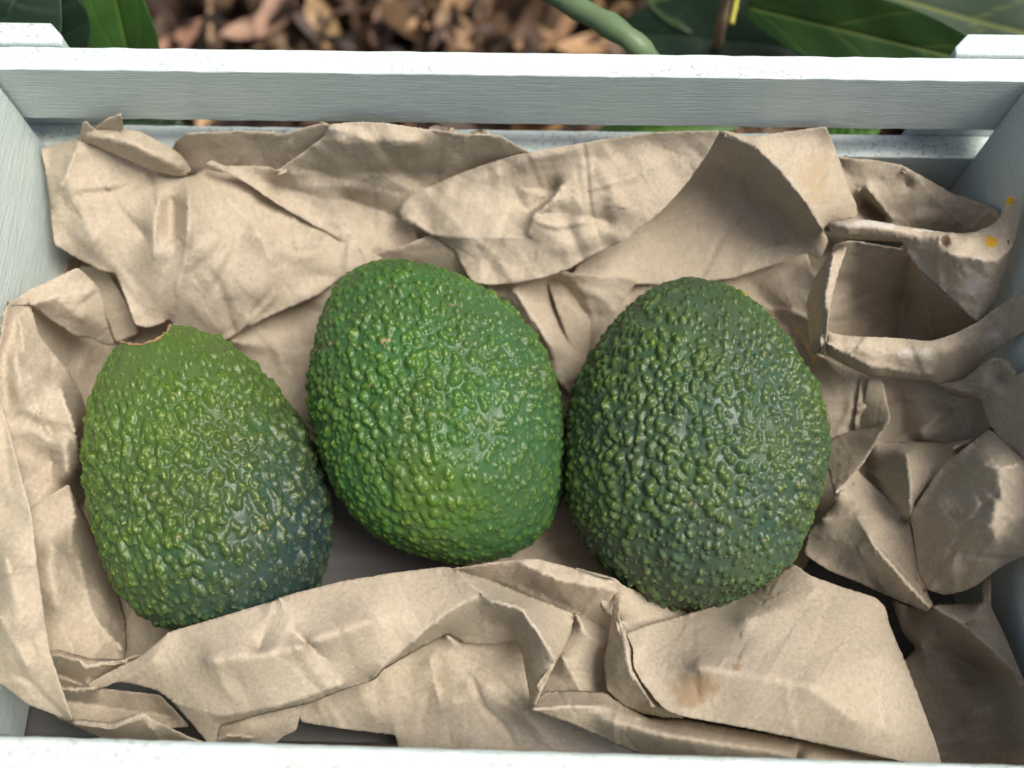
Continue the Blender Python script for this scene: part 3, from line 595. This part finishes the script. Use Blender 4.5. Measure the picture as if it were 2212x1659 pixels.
# ------------------------------------------------------------------ avocados
def avocado(label, outline, top, bot, zc, mat, seed, dens, amp, elong, zone_fn, scoop=None, size=1.0, chainp=0.2, ripe_fn=None, flat_fn=None):
    r = np.random.default_rng(seed)
    top, bot = np.array(top, float), np.array(bot, float)
    cpx = (top + bot) / 2
    Cw = at_z(cpx[0], cpx[1], zc)
    d0 = ray(cpx[0], cpx[1]); d0 /= np.linalg.norm(d0)
    depth = np.dot(Cw - CAM, d0)
    def plane(p):
        d = ray(p[..., 0], p[..., 1]); return CAM + d * (depth / (d @ d0))[..., None]
    ex_ = plane(bot[None])[0] - plane(top[None])[0]; half = np.linalg.norm(ex_) / 2
    ax = -ex_ / np.linalg.norm(ex_)              # towards the stem end
    side = np.cross(-d0, ax) * -1.0              # to the right in the picture
    side /= np.linalg.norm(side); out = np.cross(side, ax)
    if np.dot(out, -d0) < 0: out = -out
    O = np.array(outline, float); Q = plane(O) - Cw
    th = np.arctan2(Q @ side, Q @ ax); rad = np.hypot(Q @ side, Q @ ax)
    o = np.argsort(th); th, rad = th[o], rad[o]
    tt = np.linspace(-math.pi, math.pi, 721)
    rr = np.interp(tt, np.concatenate([th - 2 * math.pi, th, th + 2 * math.pi]), np.tile(rad, 3))
    kern = np.exp(-0.5 * (np.arange(-40, 41) / 13.0) ** 2); kern /= kern.sum()
    rr = np.convolve(np.concatenate([rr[-41:-1], rr, rr[1:41]]), kern, 'valid')
    NU, NV = 640, 380
    u = np.linspace(0, 2 * math.pi, NU, endpoint=False); v = np.linspace(0.004, math.pi - 0.004, NV)
    U, Vv = np.meshgrid(u, v)
    rR = np.interp(Vv, tt, rr); rL = np.interp(-Vv, tt, rr)
    wgt = 0.5 + 0.5 * np.cos(U); R0 = rL * (1 - wgt) + rR * wgt
    R0 = R0 * (1 - 0.03 * np.sin(U) ** 2 * np.sin(Vv) ** 2)
    dirs = np.cos(Vv)[..., None] * ax + (np.sin(Vv) * np.cos(U))[..., None] * side + (np.sin(Vv) * np.sin(U))[..., None] * out
    Rm = float(R0.mean())
    low = np.zeros_like(R0)
    for i in range(14):
        k = r.normal(size=3); k *= r.uniform(2.5, 7) / np.linalg.norm(k); low += np.sin(dirs @ k + r.uniform(0, 6.28)) * 0.00016
    # warts: one dome per wart, set along meridians, joined into short chains
    H = np.zeros_like(R0); DOT = np.zeros_like(R0)
    N = dens; k = np.arange(N) + 0.5
    cv = np.arccos(1 - 2 * k / N) + r.normal(0, 0.022, N); cu = (math.pi * (1 + 5 ** 0.5) * k + r.normal(0, 0.02, N)) % (2 * math.pi)
    chain = r.random(N) < chainp
    cv = np.concatenate([cv, cv[chain] + r.uniform(0.028, 0.045, chain.sum()) * r.choice([-1, 1], chain.sum())]); cu = np.concatenate([cu, cu[chain] + r.normal(0, 0.012, chain.sum())])
    X0 = (R0[..., None] * dirs)
    for a_, b_ in zip(cu, cv):
        if b_ < 0.03 or b_ > math.pi - 0.03: continue
        reg = 1 + 0.16 * math.sin(2.3 * a_ + 3.1 * b_ + seed) * math.sin(3.7 * b_ - 1.3 * a_ + 2 * seed)
        sz = reg * size * Rm * r.uniform(0.015, 0.037) * (1.15 if r.random() < 0.2 else 1) * (0.72 + 0.28 * math.sin(b_))
        el = 1 + (elong - 1) * r.random(); rot = r.normal(0, 0.35)
        iv = int((b_ - v[0]) / (v[1] - v[0])); iu = int(a_ / (u[1] - u[0]))
        dv_ = int(sz * el * 1.3 / Rm / (v[1] - v[0])) + 2
        du_ = min(NU // 2 - 1, int(sz * el * 1.3 / (Rm * max(math.sin(b_), 0.05)) / (u[1] - u[0])) + 2)
        i0, i1 = max(0, iv - dv_), min(NV, iv + dv_ + 1)
        iu_ = np.arange(iu - du_, iu + du_ + 1) % NU
        ddv = (v[i0:i1] - b_)[:, None] * R0[i0:i1][:, iu_]
        ddu = ((u[iu_] - a_ + math.pi) % (2 * math.pi) - math.pi)[None] * np.sin(v[i0:i1])[:, None] * R0[i0:i1][:, iu_]
        p = (ddv * math.cos(rot) + ddu * math.sin(rot)) / el; q = -ddv * math.sin(rot) + ddu * math.cos(rot)
        d2 = (p * p + q * q) / (sz * sz)
        h = np.clip(1 - d2, 0, 1) ** 0.82 * (sz / (size * Rm * 0.03)) * r.uniform(0.55, 1.1)
        blk = H[i0:i1][:, iu_]; blk = np.maximum(blk, h) + 0.25 * np.minimum(blk, h); H[i0:i1, iu_] = blk
        for _ in range(r.integers(0, 4)):
            ox, oy = r.normal(0, 0.3, 2); rw = r.uniform(0.10, 0.20)
            dd = ((p / sz - ox) ** 2 + (q / sz - oy) ** 2); dk = DOT[i0:i1][:, iu_]
            DOT[i0:i1, iu_] = np.maximum(dk, np.clip(1.3 - dd / rw ** 2, 0, 1) * r.uniform(0.3, 1))
    fade = np.clip(Vv / 0.35, 0.25, 1)
    fine = np.zeros_like(R0)
    for i in range(16):
        k3 = r.normal(size=3); k3 *= r.uniform(18, 55) / np.linalg.norm(k3); k3 -= ax * (k3 @ ax) * 0.6; fine += np.sin(dirs @ k3 + r.uniform(0, 6.28))
    if flat_fn: fade = fade * (1 - np.clip(flat_fn(np.cos(Vv), np.sin(Vv) * np.cos(U), np.sin(Vv) * np.sin(U)), 0, 0.75))
    Rr = R0 + low - amp * 0.45 + amp * fade * H + fine * amp * 0.05
    P = Rr[..., None] * dirs + Cw
    RIPE = np.clip(ripe_fn(np.cos(Vv), np.sin(Vv) * np.cos(U), np.sin(Vv) * np.sin(U)), 0, 1)
    BR = np.zeros_like(R0)
    root = empty('avocado', tuple(Cw - np.array([0, 0, 0.9 * Rm]))); tag(root, label, 'avocado', 'avocados in the crate')
    if scoop:
        sc_c = plane(np.array(scoop[0], float)[None])[0]; sr = scoop[1]
        sc_c = sc_c + out * scoop[2]
        D = P - sc_c
        # stretch the scoop in depth so that the hollow reads as a bowl across the neck
        dl = np.sqrt((D @ ax) ** 2 + (D @ side) ** 2 + (0.22 * (D @ out)) ** 2)
        ins = dl < sr
        push = np.where(ins, np.sqrt(np.clip(sr ** 2 - (D @ side) ** 2 - (0.22 * (D @ out)) ** 2, 0, None)) + (D @ ax), 0)
        P = P - np.clip(push, 0, None)[..., None] * ax
        BR = np.clip((sr * 1.03 - dl) / (sr * 0.06), 0, 1)
        rimm = (np.abs(dl - sr * 1.0) < sr * 0.14)
    me_v = P.reshape(-1, 3)
    idx = np.arange(NU * NV).reshape(NV, NU); nx = np.roll(idx, -1, 1)
    F = np.stack([idx[:-1], nx[:-1], nx[1:], idx[1:]], -1).reshape(-1, 4)
    c = me_v[F[NU * 100]].mean(0) - Cw; nn = np.cross(me_v[F[NU * 100][1]] - me_v[F[NU * 100][0]], me_v[F[NU * 100][2]] - me_v[F[NU * 100][0]])
    if np.dot(c, nn) < 0: F = F[:, ::-1]
    me = fast_mesh('skin', me_v, F)
    add_attr(me, 'bump', np.clip(H, 0, 1.3).ravel()); add_attr(me, 'dot', DOT.ravel()); add_attr(me, 'brown', BR.ravel()); add_attr(me, 'ripe', RIPE.ravel())
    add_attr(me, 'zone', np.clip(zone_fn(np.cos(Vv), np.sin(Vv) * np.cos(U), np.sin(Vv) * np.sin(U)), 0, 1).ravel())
    smooth(me); sk = link('skin', me, mat, root)
    # the dry ring of the stem scar
    if scoop:
        first = np.argmax(dl >= sr * 1.01, axis=0)
        cur_ = P[first, np.arange(NU)]; keep = cur_
        for _ in range(6): keep = 0.5 * keep + 0.25 * (np.roll(keep, 1, 0) + np.roll(keep, -1, 0))
        keep = keep[::6]; m_ = len(keep); bm = bmesh.new(); rings = []
        for i in range(m_):
            dv = keep[(i + 1) % m_] - keep[i - 1]; dv /= np.linalg.norm(dv) + 1e-9
            n1 = np.cross(dv, ax); n1 /= np.linalg.norm(n1) + 1e-9; n2 = np.cross(dv, n1); rd = 0.00035 * (1 + 0.5 * math.sin(i * 1.7) + 0.4 * math.sin(i * 0.61))
            rings.append([bm.verts.new(Vector(keep[i] + rd * (n1 * math.cos(q / 6 * 6.2832) + n2 * math.sin(q / 6 * 6.2832)))) for q in range(6)])
        for i in range(m_):
            for q in range(6): bm.faces.new((rings[i][q], rings[(i + 1) % m_][q], rings[(i + 1) % m_][(q + 1) % 6], rings[i][(q + 1) % 6]))
        bmesh.ops.recalc_face_normals(bm, faces=bm.faces[:])
        m2 = bpy.data.meshes.new('stem_scar'); bm.to_mesh(m2); bm.free(); smooth(m2); link('stem_scar', m2, M_SCAR, root)
    return root

def scar_mat():
    k = NT('dry_scar'); k.l(k.mix(k.noise(900, 3), (0.16, 0.09, 0.04), (0.40, 0.26, 0.14)), k.b.inputs['Base Color']); k.b.inputs['Roughness'].default_value = 0.8; return k.m
M_SCAR = scar_mat()
A1 = [(245, 742), (222, 785), (205, 830), (192, 900), (183, 980), (185, 1050), (192, 1090), (203, 1140), (217, 1185), (250, 1262), (300, 1330), (340, 1356), (400, 1375), (480, 1378), (560, 1362), (630, 1325), (680, 1280), (706, 1235), (716, 1190), (720, 1130), (712, 1070), (695, 1010), (668, 950), (640, 905), (615, 868), (580, 822), (545, 788), (510, 760), (470, 732), (425, 712), (370, 704), (330, 702), (280, 712)]
A2 = [(800, 556), (755, 578), (722, 612), (692, 680), (675, 760), (668, 840), (674, 900), (688, 960), (702, 1010), (732, 1075), (790, 1140), (830, 1168), (870, 1187), (960, 1212), (1040, 1215), (1090, 1205), (1135, 1183), (1180, 1143), (1205, 1095), (1218, 1050), (1221, 990), (1215, 900), (1196, 815), (1170, 760), (1140, 712), (1085, 655), (1022, 612), (975, 588), (930, 571), (860, 555)]
A3 = [(1450, 600), (1400, 628), (1340, 680), (1290, 748), (1250, 822), (1228, 910), (1221, 1000), (1232, 1080), (1260, 1150), (1310, 1222), (1370, 1280), (1440, 1318), (1490, 1325), (1570, 1310), (1640, 1268), (1700, 1220), (1748, 1135), (1778, 1045), (1785, 960), (1771, 880), (1740, 800), (1698, 732), (1648, 672), (1590, 627), (1542, 604), (1495, 597)]
S1 = skin_material('avocado_skin_olive', (0.044, 0.095, 0.032), (0.054, 0.108, 0.016), (0.36, 0.40, 0.10), (0.018, 0.036, 0.046))  # last colour paints the neighbouring avocado's shadow as dark blue-grey
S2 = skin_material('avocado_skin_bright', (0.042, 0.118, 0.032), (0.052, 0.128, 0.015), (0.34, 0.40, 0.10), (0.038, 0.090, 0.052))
S3 = skin_material('avocado_skin_dark', (0.044, 0.088, 0.046), (0.045, 0.090, 0.018), (0.32, 0.36, 0.10), (0.042, 0.078, 0.060))  # last colour paints the bluish sky reflection
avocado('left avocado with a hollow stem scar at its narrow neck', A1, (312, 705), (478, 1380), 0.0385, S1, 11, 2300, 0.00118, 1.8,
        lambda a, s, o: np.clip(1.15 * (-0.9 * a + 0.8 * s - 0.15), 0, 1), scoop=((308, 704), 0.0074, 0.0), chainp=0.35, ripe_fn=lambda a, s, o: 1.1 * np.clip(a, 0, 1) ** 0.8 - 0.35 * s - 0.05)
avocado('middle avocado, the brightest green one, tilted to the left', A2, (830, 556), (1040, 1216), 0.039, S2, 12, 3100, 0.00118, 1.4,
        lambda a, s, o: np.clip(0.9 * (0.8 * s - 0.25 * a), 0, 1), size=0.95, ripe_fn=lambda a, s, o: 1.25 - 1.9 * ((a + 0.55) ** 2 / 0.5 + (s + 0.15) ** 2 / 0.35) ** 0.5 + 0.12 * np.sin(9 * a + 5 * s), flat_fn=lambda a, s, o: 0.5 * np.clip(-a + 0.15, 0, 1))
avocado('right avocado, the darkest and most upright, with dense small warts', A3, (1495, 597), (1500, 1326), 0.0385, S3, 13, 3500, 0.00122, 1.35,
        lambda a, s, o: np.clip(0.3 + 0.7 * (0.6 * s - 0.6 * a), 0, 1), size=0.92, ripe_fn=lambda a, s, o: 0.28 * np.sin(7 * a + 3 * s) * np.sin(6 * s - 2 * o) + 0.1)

# ------------------------------------------------------------------ ground and plants behind the crate
n = 160
gx = np.linspace(-1, 1, n); gx = np.sign(gx) * np.abs(gx) ** 2.2 * 4
X, Y = np.meshgrid(gx, gx)
Zg = GROUND_Z + 0.004 * np.sin(X * 31 + 1) * np.sin(Y * 27) - 0.004
idx = np.arange(n * n).reshape(n, n)
me = fast_mesh('ground', np.stack([X, Y, Zg], -1).reshape(-1, 3), np.stack([idx[:-1, :-1], idx[:-1, 1:], idx[1:, 1:], idx[1:, :-1]], -1).reshape(-1, 4)); smooth(me)
tag(link('ground', me, soil_material()), kind='structure')

def litter():
    r = np.random.default_rng(5); V = []; F = []; C = []
    pal = np.array([(0.30, 0.165, 0.085), (0.22, 0.115, 0.065), (0.42, 0.25, 0.12), (0.14, 0.075, 0.045), (0.32, 0.20, 0.115), (0.50, 0.30, 0.14), (0.24, 0.14, 0.08), (0.07, 0.04, 0.025)])
    def piece(x, y, z, L, Wd, yaw, tx, ty, curl, c):
        b = len(V); n_, m_ = 7, 4
        cy, sy = math.cos(yaw), math.sin(yaw)
        for i in range(n_):
            t = i / (n_ - 1) * 2 - 1; hw = Wd * (1 - abs(t) ** 2.4) ** 0.8 + 0.0002
            for j in range(m_):
                q = j / (m_ - 1) * 2 - 1
                lx, ly = t * L, q * hw; lz = curl * (t * t * L + 0.8 * q * q * hw) + tx * lx + ty * ly
                V.append((x + lx * cy - ly * sy, y + lx * sy + ly * cy, z + lz)); C.append((*c, 1))
        for i in range(n_ - 1):
            for j in range(m_ - 1): a = b + i * m_ + j; F.append((a, a + m_, a + m_ + 1, a + 1))
    for i in range(12000):
        while True:
            x, y = r.uniform(-0.5, 0.5), r.uniform(-0.35, 0.62)
            if not (abs(x) < CW / 2 + 0.02 and abs(y) < CD / 2 + 0.025): break
        c = pal[r.integers(len(pal))] * r.uniform(0.1, 0.5)
        L = r.uniform(0.003, 0.012) if r.random() < 0.88 else r.uniform(0.012, 0.022)
        piece(x, y, GROUND_Z + r.uniform(0.0, 0.02), L, L * r.uniform(0.15, 0.55), r.uniform(0, 6.28), r.normal(0, 0.8), r.normal(0, 0.8), r.normal(0, 0.6), c)
    for (px, py, z, L, wd, yaw, c) in ((1290, 100, 0.012, 0.024, 0.009, 0.2, (0.42, 0.26, 0.13)), (1180, 85, 0.010, 0.020, 0.008, 0.5, (0.38, 0.23, 0.12)), (990, 75, 0.013, 0.018, 0.008, 2.4, (0.36, 0.23, 0.13)), (960, 30, 0.012, 0.026, 0.008, 0.6, (0.44, 0.28, 0.15)),
                                      (600, 30, 0.014, 0.022, 0.010, 1.2, (0.36, 0.22, 0.15)), (560, 60, 0.012, 0.022, 0.009, 0.4, (0.36, 0.23, 0.16)), (700, 70, 0.012, 0.020, 0.008, 2.0, (0.40, 0.26, 0.13)), (830, 60, 0.012, 0.018, 0.007, 1.4, (0.34, 0.20, 0.12)), (1150, 285, 0.012, 0.02, 0.009, 0.3, (0.55, 0.32, 0.15)), (450, 265, 0.012, 0.016, 0.006, 1.7, (0.42, 0.27, 0.14)), (380, 100, 0.012, 0.02, 0.008, .6, (0.36, 0.2, 0.13))):
        p = at_z(px, py, GROUND_Z + z); piece(p[0], p[1], p[2], L, wd, yaw, 0.15, -0.2, 0.35, np.array(c))
    me = fast_mesh('leaf_litter', V, F); add_attr(me, 'tint', C); smooth(me)
    o = link('leaf_litter', me, litter_material()); tag(o, 'brown mulch of dry leaves and bark chips on the ground behind the crate', 'leaf litter', kind='stuff')
litter()

def on_ray(px, py, dist):
    d = ray(px, py); return CAM + d / np.linalg.norm(d) * dist
def leaf(name, base, tip, width, normal, mat, parent, bend=0.12, nv=7, cup=0.25, seed=0):
    base, tip, nrm = np.array(base, float), np.array(tip, float), np.array(normal, float)
    L = np.linalg.norm(tip - base); d = (tip - base) / L
    s = np.cross(nrm, d); s /= np.linalg.norm(s); nrm = np.cross(d, s)
    NI, NJ = 60, 41; V = []; vein = []
    for i in range(NI):
        t = i / (NI - 1); hw = width * (math.sin(math.pi * min(1, t * 0.97 + 0.012) ** 0.85)) ** 0.75
        for j in range(NJ):
            q = j / (NJ - 1) * 2 - 1
            zz = bend * L * math.sin(math.pi * t) + cup * abs(q) * hw + 0.02 * hw * math.sin(t * 19 + q * 4 + seed)
            ph = t * nv - abs(q) * 0.9; dv = abs(ph - round(ph)) / nv * L
            vv = max(0.0, 1 - abs(q) * hw / 0.0011) if True else 0
            vv = max(vv, 0.8 * max(0.0, 1 - dv / 0.0011) * (1 - abs(q)) ** 0.3)
            zz -= 0.0006 * vv
            V.append(base + d * t * L + s * q * hw + nrm * zz); vein.append(vv)
    idx = np.arange(NI * NJ).reshape(NI, NJ)
    F = np.stack([idx[:-1, :-1], idx[:-1, 1:], idx[1:, 1:], idx[1:, :-1]], -1).reshape(-1, 4)
    me = fast_mesh(name, V, F); add_attr(me, 'vein', vein); smooth(me)
    o = link(name, me, mat, parent); m = o.modifiers.new('thickness', 'SOLIDIFY'); m.thickness = 0.0004; return o
def stalk(name, pts, r0, r1, mat, parent=None, seg=10):
    pts = np.array(pts, float); n_ = 24; t = np.linspace(0, len(pts) - 1, n_)
    P = np.stack([np.interp(t, np.arange(len(pts)), pts[:, i]) for i in range(3)], 1)
    for _ in range(3): P[1:-1] = 0.5 * P[1:-1] + 0.25 * (P[:-2] + P[2:])
    V = []
    for i in range(n_):
        d = P[min(i + 1, n_ - 1)] - P[max(i - 1, 0)]; d /= np.linalg.norm(d)
        a = np.cross(d, (0, 0.3, 1.0)); a /= np.linalg.norm(a); b = np.cross(d, a); rr = (r0 + (r1 - r0) * i / (n_ - 1)) * (1 + 0.10 * math.sin(i * 1.9) + 0.06 * math.sin(i * 0.7))
        for k in range(seg): V.append(P[i] + rr * (a * math.cos(2 * math.pi * k / seg) + b * math.sin(2 * math.pi * k / seg)))
    V += [P[0], P[-1]]
    idx = np.arange(n_ * seg).reshape(n_, seg); nx = np.roll(idx, -1, 1)
    F = np.stack([idx[:-1], nx[:-1], nx[1:], idx[1:]], -1).reshape(-1, 4).tolist()
    c0, c1 = n_ * seg, n_ * seg + 1
    F += [(c0, int(idx[0, (k + 1) % seg]), int(idx[0, k]), int(idx[0, k])) for k in range(0)]
    me = bpy.data.meshes.new(name); me.from_pydata([tuple(v) for v in V], [], [tuple(f) for f in F] + [(c0, int(idx[0, (k + 1) % seg]), int(idx[0, k])) for k in range(seg)] + [(c1, int(idx[-1, k]), int(idx[-1, (k + 1) % seg])) for k in range(seg)])
    add_attr(me, 'vein', np.zeros(len(me.vertices))); smooth(me); return link(name, me, mat, parent)
L_DARK = leaf_material('dark_leaf', (0.012, 0.040, 0.008), (0.030, 0.075, 0.010), (0.10, 0.15, 0.03), 0.3)
L_GREY = leaf_material('grey_green_leaf', (0.050, 0.085, 0.048), (0.075, 0.115, 0.065), (0.20, 0.24, 0.08), 0.5)
L_MID = leaf_material('mid_green_leaf', (0.035, 0.105, 0.018), (0.065, 0.155, 0.028), (0.13, 0.24, 0.05), 0.4)
L_DEEP = leaf_material('deep_green_leaf', (0.008, 0.022, 0.010), (0.018, 0.045, 0.020), (0.03, 0.06, 0.03), 0.4)
L_STEM = leaf_material('green_stem', (0.11, 0.19, 0.085), (0.20, 0.29, 0.16), (0.1, 0.2, 0.1), 0.45)
L_YEL = leaf_material('yellow_petiole', (0.42, 0.42, 0.05), (0.55, 0.48, 0.10), (0.3, 0.3, 0.1), 0.5)
L_PINK = leaf_material('pink_stem', (0.30, 0.20, 0.14), (0.42, 0.32, 0.20), (0.3, 0.2, 0.1), 0.5)
def gz(px, py): return at_z(px, py, GROUND_Z)
# right-hand plant
fl = gz(1960, -120); pl = empty('leafy_plant', (fl[0], fl[1], GROUND_Z)); tag(pl, 'plant with big glossy leaves behind the right corner of the crate', 'plant')
leaf('leaf', on_ray(1615, 15, 0.40), on_ray(2180, 150, 0.39), 0.0125, (0.05, -0.75, 0.75), L_DARK, pl, 0.03, 3, 0.15, 1)
leaf('leaf', on_ray(1660, -70, 0.42), on_ray(2620, 190, 0.40), 0.028, (0.0, -0.5, 0.9), L_GREY, pl, 0.02, 4, 0.05, 2)
leaf('leaf', on_ray(1330, 70, 0.46), on_ray(1900, 130, 0.45), 0.018, (0.1, -0.5, 0.9), L_DEEP, pl, 0.05, 6, 0.2, 3)
leaf('leaf', on_ray(1390, -30, 0.46), on_ray(1660, 60, 0.46), 0.014, (0.2, -0.5, 0.9), L_DARK, pl, 0.05, 6, 0.2, 4)
leaf('leaf', on_ray(1290, 292, 0.385), on_ray(1600, 268, 0.385), 0.008, (0.1, -0.4, 0.9), L_MID, pl, 0.05, 6, 0.2, 5)
leaf('leaf', on_ray(1780, 300, 0.385), on_ray(1900, 280, 0.385), 0.006, (0.1, -0.4, 0.9), L_MID, pl, 0.05, 6, 0.2, 5)
stalk('petiole', [on_ray(1580, 52, 0.395), on_ray(1588, 15, 0.398), on_ray(1600, -60, 0.40)], 0.0009, 0.0012, L_YEL, pl)
stalk('stem', [gz(1545, 150), on_ray(1550, 90, 0.42), on_ray(1575, -40, 0.40), on_ray(1700, -160, 0.36)], 0.0022, 0.0016, L_PINK, pl)
# leaf stalk leaning over the rim
gl = gz(1100, -200); st = empty('green_stalk', (gl[0], gl[1], GROUND_Z)); tag(st, 'pale green stalk leaning down to the back rim of the crate', 'plant')
stalk('stem', [gz(1480, 330), on_ray(1425, 165, 0.345), on_ray(1398, 112, 0.326), on_ray(1340, 68, 0.33), on_ray(1270, 28, 0.335), on_ray(1190, -10, 0.345), on_ray(1120, -70, 0.37), gz(1060, -180)], 0.0036, 0.0034, L_STEM, st, 14)
# left-hand plant
gl = gz(120, -100); pl2 = empty('leafy_plant', (gl[0], gl[1], GROUND_Z)); tag(pl2, 'dark leafy plant with one lighter blade behind the left corner of the crate', 'plant')
leaf('leaf', on_ray(300, 190, 0.385), on_ray(225, -130, 0.36), 0.0115, (0.1, -0.7, 0.7), L_MID, pl2, 0.05, 1, 0.3, 7)
leaf('leaf', on_ray(120, 150, 0.37), on_ray(20, -120, 0.36), 0.016, (0.2, -0.6, 0.8), L_DEEP, pl2, 0.05, 5, 0.2, 8)
leaf('leaf', on_ray(-60, 160, 0.37), on_ray(100, -100, 0.36), 0.018, (0.2, -0.6, 0.8), L_DEEP, pl2, 0.05, 5, 0.2, 9)
leaf('leaf', on_ray(250, 262, 0.39), on_ray(400, 272, 0.39), 0.006, (0.1, -0.4, 0.9), L_DEEP, pl2, 0.05, 5, 0.2, 10)
stalk('stem', [gz(180, 150), on_ray(175, 60, 0.40), on_ray(165, -100, 0.38)], 0.0018, 0.0015, L_MID, pl2)
k = NT('twig_bark'); k.l(k.mix(k.noise(300, 4), (0.20, 0.13, 0.07), (0.36, 0.25, 0.14)), k.b.inputs['Base Color']); k.b.inputs['Roughness'].default_value = 0.85
a, b = gz(470, 130), gz(455, -120)
tw = stalk('twig', [a + (0, 0, 0.014), (a + b) / 2 + (0.002, 0, 0.018), b + (0, 0, 0.016)], 0.0017, 0.0013, k.m); tag(tw, 'thin dry twig standing out from the brown litter near the left rim', 'twig')
# small yellow bract fragment by the top right of the dark avocado

pf = at_z(1606, 640, 0.039); fr = empty('petal_fragment', tuple(pf)); tag(fr, 'tiny yellow petal fragment lying beside the top of the right avocado', 'petal')
leaf('petal', at_z(1590, 628, 0.0385), at_z(1622, 650, 0.0375), 0.0011, (0, 0, 1), L_YEL, fr, 0.10, 1, 0.3, 3)
